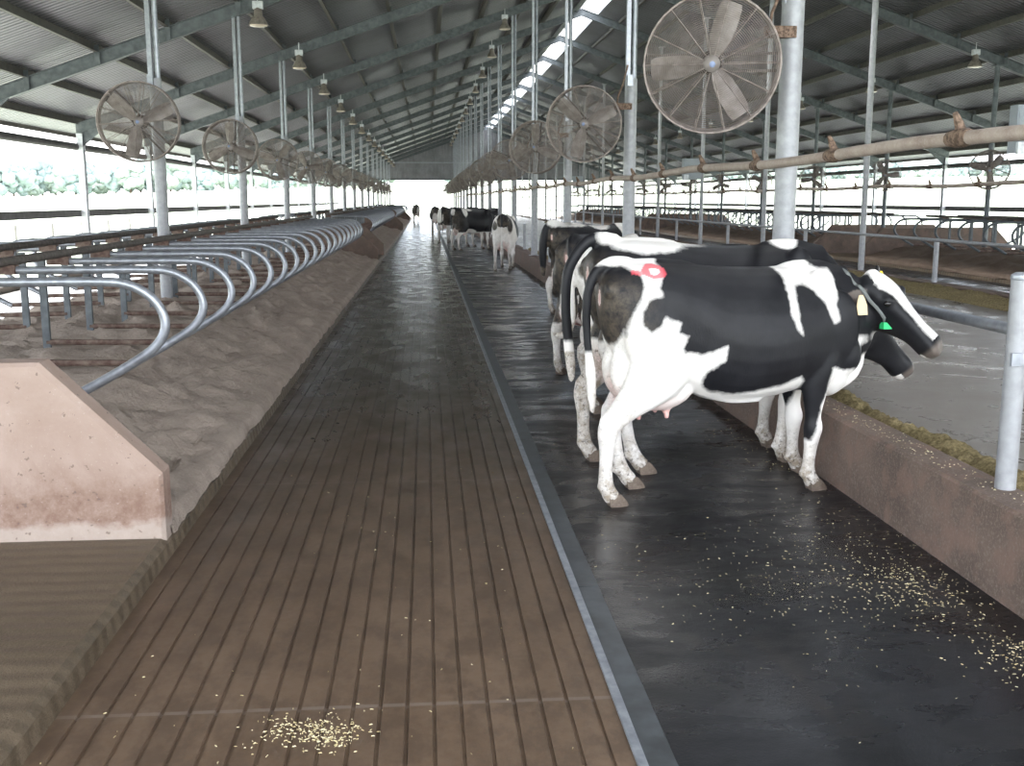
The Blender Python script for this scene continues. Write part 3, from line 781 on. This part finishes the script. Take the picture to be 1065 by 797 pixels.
    # tail
    tail = tail or [(-.06, 0, 1.42, .045), (-.16, 0, 1.435, .036), (-.235, 0, 1.36, .032), (-.265, 0, 1.22, .028), (-.26, 0, 1.0, .024), (-.25, 0, .8, .022), (-.24, 0, .7, .035), (-.235, 0, .58, .045), (-.235, 0, .45, .018)]
    q = cr(tail, 4); mb.tube([p[:3] for p in q], [p[3] for p in q], 10, side=(0, 1, 0))
    me0 = mb.mesh('cow_raw')
    ob = bpy.data.objects.new('cow_raw', me0); COL.objects.link(ob)
    m1 = ob.modifiers.new('r', 'REMESH'); m1.mode = 'VOXEL'; m1.voxel_size = vox; m1.use_smooth_shade = True
    m2 = ob.modifiers.new('s', 'SMOOTH'); m2.factor = .5; m2.iterations = max(4, int(.12/vox))
    dg = bpy.context.evaluated_depsgraph_get(); me = bpy.data.meshes.new_from_object(ob.evaluated_get(dg))
    bpy.data.objects.remove(ob); me.name = 'cow_body'; me.materials.clear()
    me.polygons.foreach_set('use_smooth', [True]*len(me.polygons))
    V = np.empty(len(me.vertices)*3); me.vertices.foreach_get('co', V); V = V.reshape(-1, 3)
    # coat
    hdn, hsn, hun, pn = (np.array(a) for a in (hd, hs, hu, poll))
    rel = V-pn; hx = rel @ hdn; hy = rel @ hsn; hz = rel @ hun
    onhead = (hx > -.10) & (np.abs(hy) < .30) & (hz > -.26) & (hz < .2) & (hx < .7) & (V[:, 0] > 1.2)
    d = np.full(len(V), -.3 if coat['base'] == 'w' else .3)
    for kind, shp, *a in coat['ops']:
        if shp == 'poly': q = inpoly_sd(V[:, 0], V[:, 2], a[0])
        elif shp == 'ell':
            c, r = a; q = (1-np.sqrt((((V-np.array(c))/np.array(r))**2).sum(1)))*min(r)
        elif shp == 'below': q = a[0]-V[:, 2]
        elif shp == 'legz': q = np.minimum(a[0]-V[:, 2], a[1]-V[:, 0])
        d = np.maximum(d, q) if kind == 'b' else np.minimum(d, -q)
    d = np.where(onhead, coat.get('head', .3), d)
    if coat.get('blaze', 1):
        wv = np.interp(hx, [-.03, .02, .08, .2, .35, .5, .62], [.04, .085, .088, .058, .040, .045, .06])
        q = np.minimum(wv-np.abs(hy), hz+.005-(.02 if False else 0)); d = np.where(onhead & (hx < .535), np.minimum(d, -q), d)
    if collar: q = np.minimum(.032-np.hypot((hx-.20)/2, hz+.225), .3); d = np.where(onhead, np.minimum(d, -q), d)
    istail = (V[:, 0] < -.13) & (V[:, 2] < coat.get('tailwhite', .72)) & (np.abs(V[:, 1]) < .11); d = np.where(istail, -.2, d)
    pink = np.zeros(len(V))
    ue = 1-np.sqrt((((V-np.array((.10, 0, .64)))/np.array((.32, .22, .22)))**2).sum(1)); pink = np.maximum(pink, np.clip(ue*1.6, 0, .42))
    teat = (V[:, 2] < .545) & (V[:, 0] > -.03) & (V[:, 0] < .26) & (np.abs(V[:, 1]) < .125) & (V[:, 2] > .46); pink = np.where(teat, .95, pink)
    d = np.where(ue > .12, -.2, d)
    mz = onhead & (hx > .545) & (hz > -.075); muz = np.where(mz, np.clip((hx-.545)/.03, 0, 1), 0); d = np.where(onhead & (hx > .55) & (hz < -.075), -.2, d); pink = np.where(onhead, 0, pink)
    vul = np.exp(-(V[:, 1]/.022)**2-((V[:, 2]-1.22)/.045)**2)*((V[:, 0] < -.165) & (V[:, 0] > -.222)); pink = np.maximum(pink, .9*vul); d = np.where(vul > .3, -.1, d)
    for s_ in (-1, 1):
        dr = (hs*s_*.82-hd*.36-hu*.10).normalized() if not (collar and s_ == -1) else (hs*s_*.75-hd*.30-hu*.22).normalized()
        sd2 = (hd*.8-hu*.6); sd2 = (sd2-dr*sd2.dot(dr)).normalized(); en = dr.cross(sd2)
        if en.dot(hd) < 0: en = -en
        q = V-np.array(poll+hd*.05+hs*.085*s_-hu*.02+dr*.115); al = q @ np.array(dr); ac = q @ np.array(sd2); nn = q @ np.array(en)
        muz = np.where((np.abs(al) < .075) & (np.abs(ac) < .036) & (nn > 0) & (nn < .04), .8, muz); d = np.where((np.abs(al) < .13) & (np.abs(ac) < .08) & (np.abs(nn) < .035), np.maximum(d, .05), d)
    redv = np.zeros(len(V))
    if red:
        e1 = np.abs(np.hypot((V[:, 0]-.075)/.052, (V[:, 2]-1.385)/.030)-1)
        redv = np.where((e1 < .38) & (V[:, 1] < -.02), .85, 0); redv = np.maximum(redv, np.where((np.abs(V[:, 2]-1.375+(V[:, 0])*.1) < .012) & (V[:, 0] > -.06) & (V[:, 0] < .03) & (V[:, 1] < -.02), .7, 0))
    dirt = np.clip((.36-V[:, 2])/.25, 0, 1)*.9
    dirt = np.maximum(dirt, np.where((V[:, 0] < -.05) & (V[:, 2] < .75), .35*coat.get('legdirt', 1), 0)); dirt = np.maximum(dirt, np.where(V[:, 0] > -.225, np.clip((.10-V[:, 0])/.3, 0, 1)*.30, 0)*np.clip((1.38-V[:, 2])/.1, 0, 1))
    dirt = dirt*dirt_amt(dirt_s=dirt, k=coat.get('dirt', 1.0))
    for nm, arr in (('coat', d), ('pink', pink), ('dirt', dirt), ('red', redv), ('muz', muz)):
        at = me.attributes.new(nm, 'FLOAT', 'POINT'); at.data.foreach_set('value', arr.astype(np.float32))
    body = new_obj('cow', me, 'coat'); body.location = (P[0], P[1], .004); body.rotation_euler = (0, 0, math.radians(ang)); body.scale = (sc,)*3
    for hx_, hy_ in hoofs:
        h = MB()
        for t in (-1, 1):
            h.ring_loft([[(hx_+x*k-.0+sh, hy_+t*.022+y*k, z) for x, y in ((-.05, -.02), (.0, -.024), (.05, -.014), (.066, 0), (.05, .014), (0, .024), (-.05, .02))] for z, k, sh in ((0, 1, .012), (.02, 1, .006), (.05, .86, -.008), (.072, .70, -.018))])
        h.build('hoof', 'hoof', body, True)
    for s_ in (-1, 1):
        e = MB().ell(poll+hd*.178+hs*.124*s_+hu*.034, (.024, .018, .020), 14, 10); e.build('eye', 'eye', body, True)
        nz = MB().ell(poll+hd*.592+hs*.042*s_-hu*.005, (.015, .015, .013), 8, 6); nz.build('nostril', 'eye', body, True)
    if tags:
        for s_, mt, r0 in tags:
            dr = (hs*s_*.82-hd*.36-hu*.10).normalized() if not (collar and s_ == -1) else (hs*s_*.75-hd*.30-hu*.22).normalized()
            c = poll+hd*.05+hs*.085*s_-hu*.02+dr*.12+hu*.0
            nrm = (hd*.35+hs*s_*.85).normalized() if not collar else Vector((.15, -.95, .2)).normalized(); dn = Vector((0, 0, -1)); dn = (dn-nrm*dn.dot(nrm)).normalized(); sd_ = nrm.cross(dn)
            c = c+nrm*.03
            if collar and s_ == -1: c = c+Vector((.0, -.045, -.02))
            out = [(-.011, -.02), (.011, -.02), (.024, .01), (.03, .03), (.028, .075), (-.028, .075), (-.03, .03), (-.024, .01)]
            t_ = MB().ring_loft([[c+sd_*a*r0+dn*b*r0+nrm*o_ for a, b in out] for o_ in (-.002, .003)]); t_.build('ear_tag', mt, body)
    if collar:
        from mathutils.bvhtree import BVHTree
        bv = BVHTree.FromPolygons([v.co for v in me.vertices], [tuple(p_.vertices) for p_ in me.polygons])
        cc = nb.lerp(ne, .88); ax = ((ne-nb).normalized()+Vector((.35, 0, .45))).normalized(); sv = Vector((0, 1, 0)); uv = ax.cross(sv).normalized(); pts = []
        for k in range(40):
            a = 2*PI*k/40; dr = sv*math.cos(a)+uv*math.sin(a); h_ = bv.ray_cast(cc, dr); dd = h_[3] if h_[0] else .15
            pts.append(cc+dr*(min(dd, .24)+.006))
        cl_ = MB().tube(pts, .008, 6, closed=True, side=tuple(ax), r2=[.013]*40).build('collar', 'collar', body, True)
        lo = min(pts, key=lambda p: p.z+.55*p.y)
        MB().box(lo.x-.03, lo.x+.07, lo.y-.045, lo.y+.0, lo.z-.03, lo.z+.012).build('collar_tag', 'green', cl_)
    tag(body, label, 'cow')
    return body
def dirt_amt(dirt_s, k): return k

P1 = [(-0.32, 1.38), (-0.27, 1.415), (-0.183, 1.418), (-0.095, 1.412), (-0.019, 1.380), (0.001, 1.316), (-0.028, 1.221), (-0.089, 1.115), (-0.12, 1.008), (-0.149, 0.937), (-0.173, 0.882), (-0.194, 0.9), (-0.30, .9), (-0.34, 1.191)]
P2 = [(0.132, 1.46), (0.121, 1.397), (0.085, 1.29), (0.099, 1.242), (0.023, 1.227), (-0.026, 1.161), (-0.032, 1.078), (0.015, 1.045), (0.078, 1.074), (0.107, 1.134), (0.142, 1.104), (0.207, 1.095), (0.195, 1.034), (0.256, 1.013), (0.224, 0.948), (0.238, 0.911), (0.343, 0.902), (0.435, 0.928), (0.487, 0.956), (0.477, 0.865), (0.387, 0.782), (0.376, 0.707), (0.431, 0.667), (0.566, 0.644), (0.728, 0.667), (0.892, 0.697), (1.0, 0.744), (1.044, 0.704), (1.036, 0.601), (1.044, 0.446), (1.064, 0.341), (1.121, 0.325), (1.153, 0.414), (1.18, 0.543), (1.215, 0.671), (1.223, 0.786), (1.338, 0.756), (1.467, 0.763), (1.534, 0.838), (1.916, 0.824), (1.856, 1.596), (0.128, 1.61)]
W1 = [(0.881, 1.5), (0.884, 1.409), (0.91, 1.323), (0.899, 1.224), (0.898, 1.137), (0.93, 1.037), (0.973, 0.998), (0.948, 1.111), (0.949, 1.211), (0.967, 1.289), (1.026, 1.303), (1.09, 1.257), (1.158, 1.181), (1.213, 1.054), (1.248, 1.073), (1.228, 1.179), (1.267, 1.316), (1.252, 1.378), (1.131, 1.40), (1.127, 1.5)]
coatA = dict(base='w', ops=[('b', 'poly', P1), ('b', 'poly', P2), ('w', 'poly', W1), ('b', 'ell', (1.42, 0, .98), (.17, .3, .19))], tailwhite=.68)
make_cow('black and white cow nearest the camera, side on, cream ear tag and green collar tag', (1.22, 6.24), 9.7, coatA,
         head=((1.575, -.04, 1.30), -37, 44, 22), feet=dict(rh=(-.14, -.02), lh=(.10, -.02), rf=(-.07, -.0), lf=(.06, .10)), vox=.012,
         tail=[(-.02, 0, 1.42, .045), (-.13, 0, 1.435, .037), (-.225, .01, 1.375, .034), (-.27, .02, 1.25, .032), (-.275, .03, 1.08, .028), (-.26, .03, .9, .026), (-.245, .03, .78, .034), (-.24, .02, .64, .03), (-.235, .01, .52, .015)],
         tags=[(-1, 'tag', 1.3), (1, 'tagy', .6)], collar=True, red=True)
coatB = dict(base='b', head=.3, blaze=0, ops=[('w', 'below', .62), ('w', 'ell', (.16, 0, 1.46), (.30, .3, .13)), ('w', 'ell', (.42, 0, 1.44), (.2, .2, .05)), ('w', 'ell', (1.12, 0, 1.42), (.10, .12, .09)), ('w', 'ell', (.3, 0, .6), (.4, .4, .3)), ('w', 'legz', .82, .02)], tailwhite=.4, legdirt=2.4)
make_cow('black and white cow with lowered black head, directly behind the nearest cow', (1.27, 6.97), 11, coatB,
         head=((1.66, -.05, .98), -4, 46, 0), feet=dict(rh=(.12, -.05), lh=(-.07, 0), rf=(-.14, -.02), lf=(-.04, .06)), vox=.014, sc=1.07,
         tail=[(-.02, 0, 1.43, .045), (-.14, 0, 1.45, .04), (-.24, 0, 1.40, .038), (-.33, .0, 1.25, .036), (-.345, 0, 1.05, .034), (-.33, 0, .85, .034), (-.31, 0, .68, .034), (-.30, 0, .56, .02)])
coatC = dict(base='w', ops=[('b', 'ell', (.8, 0, 1.2), (.5, .5, .5)), ('b', 'ell', (-.1, -.12, 1.22), (.09, .09, .1)), ('b', 'ell', (-.16, .1, 1.05), (.08, .08, .10)), ('b', 'ell', (-.12, -.15, .92), (.05, .08, .05)), ('b', 'ell', (.12, -.2, 1.1), (.14, .2, .25))], tailwhite=.9, legdirt=2.4)
make_cow('cow with white spotted rump and curled tail switch, third in the row', (1.47, 8.95), -6, coatC,
         head=((1.66, 0, 1.0), 0, 50, 0), vox=.018, dirt=1.3,
         tail=[(-.02, 0, 1.42, .045), (-.14, 0, 1.43, .036), (-.22, 0, 1.3, .03), (-.24, .0, 1.1, .028), (-.23, 0, .88, .03), (-.24, .02, .74, .035), (-.29, .04, .65, .035), (-.36, .05, .64, .03), (-.41, .05, .67, .014)])
coatD = dict(base='b', ops=[('w', 'below', .55), ('w', 'ell', (1.0, 0, 1.3), (.2, .4, .4))], tailwhite=.85)
make_cow('black rumped cow with a full pink udder seen from behind, fourth in the row', (1.53, 10.75), 50, coatD,
         head=((1.66, 0, 1.0), 0, 50, 0), vox=.018, udder=1.25,
         tail=[(-.02, 0, 1.42, .045), (-.14, -.02, 1.42, .034), (-.22, -.05, 1.3, .03), (-.24, -.09, 1.1, .026), (-.23, -.11, .92, .026), (-.22, -.12, .75, .03), (-.22, -.12, .6, .02)])
coatE = dict(base='b', ops=[('w', 'ell', (.12, .02, 1.46), (.40, .22, .13)), ('w', 'ell', (.7, .05, 1.42), (.22, .3, .12)), ('w', 'below', .6), ('w', 'ell', (1.2, 0, 1.3), (.16, .4, .4))], tailwhite=.7)
make_cow('cow with white back and long black hanging tail, fifth in the row', (2.12, 16.6), 30, coatE,
         head=((1.66, 0, 1.0), 0, 50, 0), vox=.02,
         tail=[(-.02, 0, 1.42, .045), (-.14, .06, 1.46, .05), (-.22, .12, 1.36, .06), (-.25, .16, 1.15, .07), (-.25, .17, .92, .065), (-.24, .17, .75, .05), (-.24, .17, .6, .03)])
# cows further down the alley
vf = .024
coatF = dict(base='w', ops=[('b', 'ell', (-.1, -.02, 1.25), (.25, .16, .22)), ('b', 'ell', (.7, 0, 1.2), (.35, .5, .5)), ('b', 'ell', (-.1, .20, 1.15), (.12, .10, .12)), ('b', 'ell', (-.1, -.2, 1.15), (.14, .07, .2))], tailwhite=1.1)
make_cow('white legged cow walking away alone beside the feed curb', (1.95, 27.3), 80, coatF, head=((1.66, 0, .95), 0, 50, 0), feet=dict(rh=(.15, 0), lh=(-.12, 0), rf=(-.1, 0), lf=(.15, 0)), vox=vf, udder=1.1)
coatG = dict(base='b', ops=[('w', 'ell', (.15, -.2, 1.3), (.10, .15, .18)), ('w', 'ell', (.35, -.15, 1.4), (.22, .14, .07)), ('w', 'ell', (-.2, 0, 1.3), (.1, .1, .12)), ('w', 'below', .62), ('w', 'ell', (.45, 0, .6), (.3, .3, .2))])
make_cow('mostly black cow with pale legs standing across the mat, beyond the walking cow', (1.12, 38.4), 36, coatG, head=((1.66, 0, 1.1), 10, 50, 0), vox=vf, sc=1.05)
coatH = dict(base='b', ops=[('w', 'below', .5), ('w', 'ell', (-.05, 0, 1.3), (.15, .1, .1))])
make_cow('black cow behind the mostly black one, nearer the feed curb', (1.75, 41.5), 40, coatH, head=((1.66, 0, 1.1), 0, 50, 0), vox=vf, sc=1.05)
coatJ = dict(base='b', ops=[('w', 'ell', (-.1, .15, 1.1), (.25, .2, .3)), ('w', 'below', .7)])
make_cow('black and tan cow with pale flank at the left end of the distant group', (.74, 45), 72, coatJ, head=((1.66, 0, 1.1), 0, 50, 0), vox=vf, sc=1.05)
coatK = dict(base='b', ops=[('w', 'below', .72), ('w', 'ell', (-.1, .0, .85), (.3, .14, .25))])
make_cow('black cow seen from behind, alone in the bright middle of the alley', (.5, 60.0), 88, coatK, head=((1.66, 0, .95), 0, 50, 0), vox=vf, udder=1.1)
coatL = dict(base='b', ops=[('w', 'below', .6), ('w', 'ell', (-.1, -.1, 1.0), (.2, .12, .3))])
make_cow('distant cow seen from behind, close to the left stall curb', (-.75, 85.0), 95, coatL, head=((1.66, 0, .95), 0, 50, 0), vox=vf)
coatM = dict(base='b', ops=[('w', 'below', .6), ('w', 'ell', (.5, 0, 1.4), (.3, .3, .15))])
make_cow('distant cow standing among the left stalls past the crossing', (-3.9, 88.6), 8, coatM, head=((1.66, 0, 1.2), 0, 40, 0), vox=vf)

# ------------------------------------------------------------ outside: fields, fence, trees
def ridge_h(az):      # az degrees from +Y towards +X
    return float(np.interp(az, [-180, -60, -26, -12, -4, 8, 20, 40, 90, 180], [3, 3.5, 2.6, 5.0, 6.5, 8.5, 8.0, 9.0, 6, 3]))
mb = MB(); RR = [0, 30, 60, 100, 150, 200, 260, 300, 340, 420, 600, 1200]; NA = 144
for r in RR:
    for k in range(NA):
        a = 360*k/NA-180; h = ridge_h(a); t = min(1, max(0, (r-60)/240)); z = -.32+h*(t*t*(3-2*t))+(.5*noise.noise(Vector((r*.02, a*.05, 1))) if r > 80 else 0)
        if r > 300: z -= (r-300)*.004
        mb.v.append((5+r*math.sin(math.radians(a)), r*math.cos(math.radians(a))+40*(1 if r > 0 else 1), z))
for i in range(len(RR)-1):
    for k in range(NA): mb.f.append((i*NA+k, i*NA+(k+1) % NA, (i+1)*NA+(k+1) % NA, (i+1)*NA+k))
struct(mb.build('ground_pasture', 'grass', None, True))
for i in range(18):
    y = 12+3.3*i
    o = MB().tube([(0, 0, -.35), (.02*(-1)**i, 0, 1.0)], .045, 7).build('fence_post', 'fence'); o.location = (-13, y, 0)
    tag(o, 'thin wooden pasture fence post outside the left side, %s from the camera end' % ORD[i], 'fence post', 'pasture fence posts')
mb = MB()
for z in (.25, .55, .9): mb.tube([(-13, 10, z), (-13, 70, z)], .006, 4)
tag(mb.build('fence_wire', 'fence'), 'wire strands strung between the pasture fence posts', 'fence wire')

def tree_mesh(seed):
    r = random.Random(seed); out = []
    mb = MB()
    for k in range(46):
        a = r.uniform(0, 2*PI); q = r.uniform(0, 3.2); z = r.uniform(2.2, 7.6); q *= (1-.08*(z-4)**2*.6) if abs(z-4) < 4 else .3
        s = r.uniform(.8, 1.6); mb.ell((q*math.cos(a), q*math.sin(a), z), (s, s, s*.85), 12, 8)
    me = mb.mesh('tree_crown', True)
    for v in me.vertices:
        n = noise.noise_vector(v.co*1.1)*.45+noise.noise_vector(v.co*2.9)*.3; v.co += n
    return me
trunk = MB().tube([(0, 0, -.5), (.1, 0, 2), (0, .1, 5)], [.35, .25, .15], 8).mesh('trunk', True); trunk.materials.append(M['bark'])
crowns = []
for i in range(5):
    me = tree_mesh(i); me.materials.append(LEAF[i % 3]); crowns.append(me)
rt = random.Random(5); places = []
az = -29.0
while az < 42:
    places.append((az, rt.uniform(318, 352), rt.uniform(.8, 1.3))); az += rt.uniform(.5, .95)
AZW = lambda a: 'far left' if a < -20 else 'left' if a < -8 else 'end' if a < 6 else 'right' if a < 22 else 'far right'
cnt = {}
for i, (a, r, s) in enumerate(places):
    if -3 < a < 0.5: continue
    if a > 0: s *= .7
    elif a < -8: s *= 1.15
    h = ridge_h(a)-1.0; w = AZW(a); cnt[w] = cnt.get(w, 0)+1
    x = 5+r*math.sin(math.radians(a)); y = 40+r*math.cos(math.radians(a))
    root = empty('tree', (x, y, h-.5), rt.uniform(0, 6)); root.scale = (s, s, s*rt.uniform(.85, 1.15))
    c = bpy.data.objects.new('crown', crowns[i % 5]); COL.objects.link(c); c.parent = root
    t = bpy.data.objects.new('trunk', trunk); COL.objects.link(t); t.parent = root
    kind = ['bluish green', 'yellow green', 'dark green'][(i % 5) % 3]
    tag(root, '%s distant tree beyond the pasture, %s tree counting rightwards in the %s stretch' % (kind, ORD[cnt[w]-1] if cnt[w] <= 24 else 'last', w), 'tree', 'trees beyond the pasture')
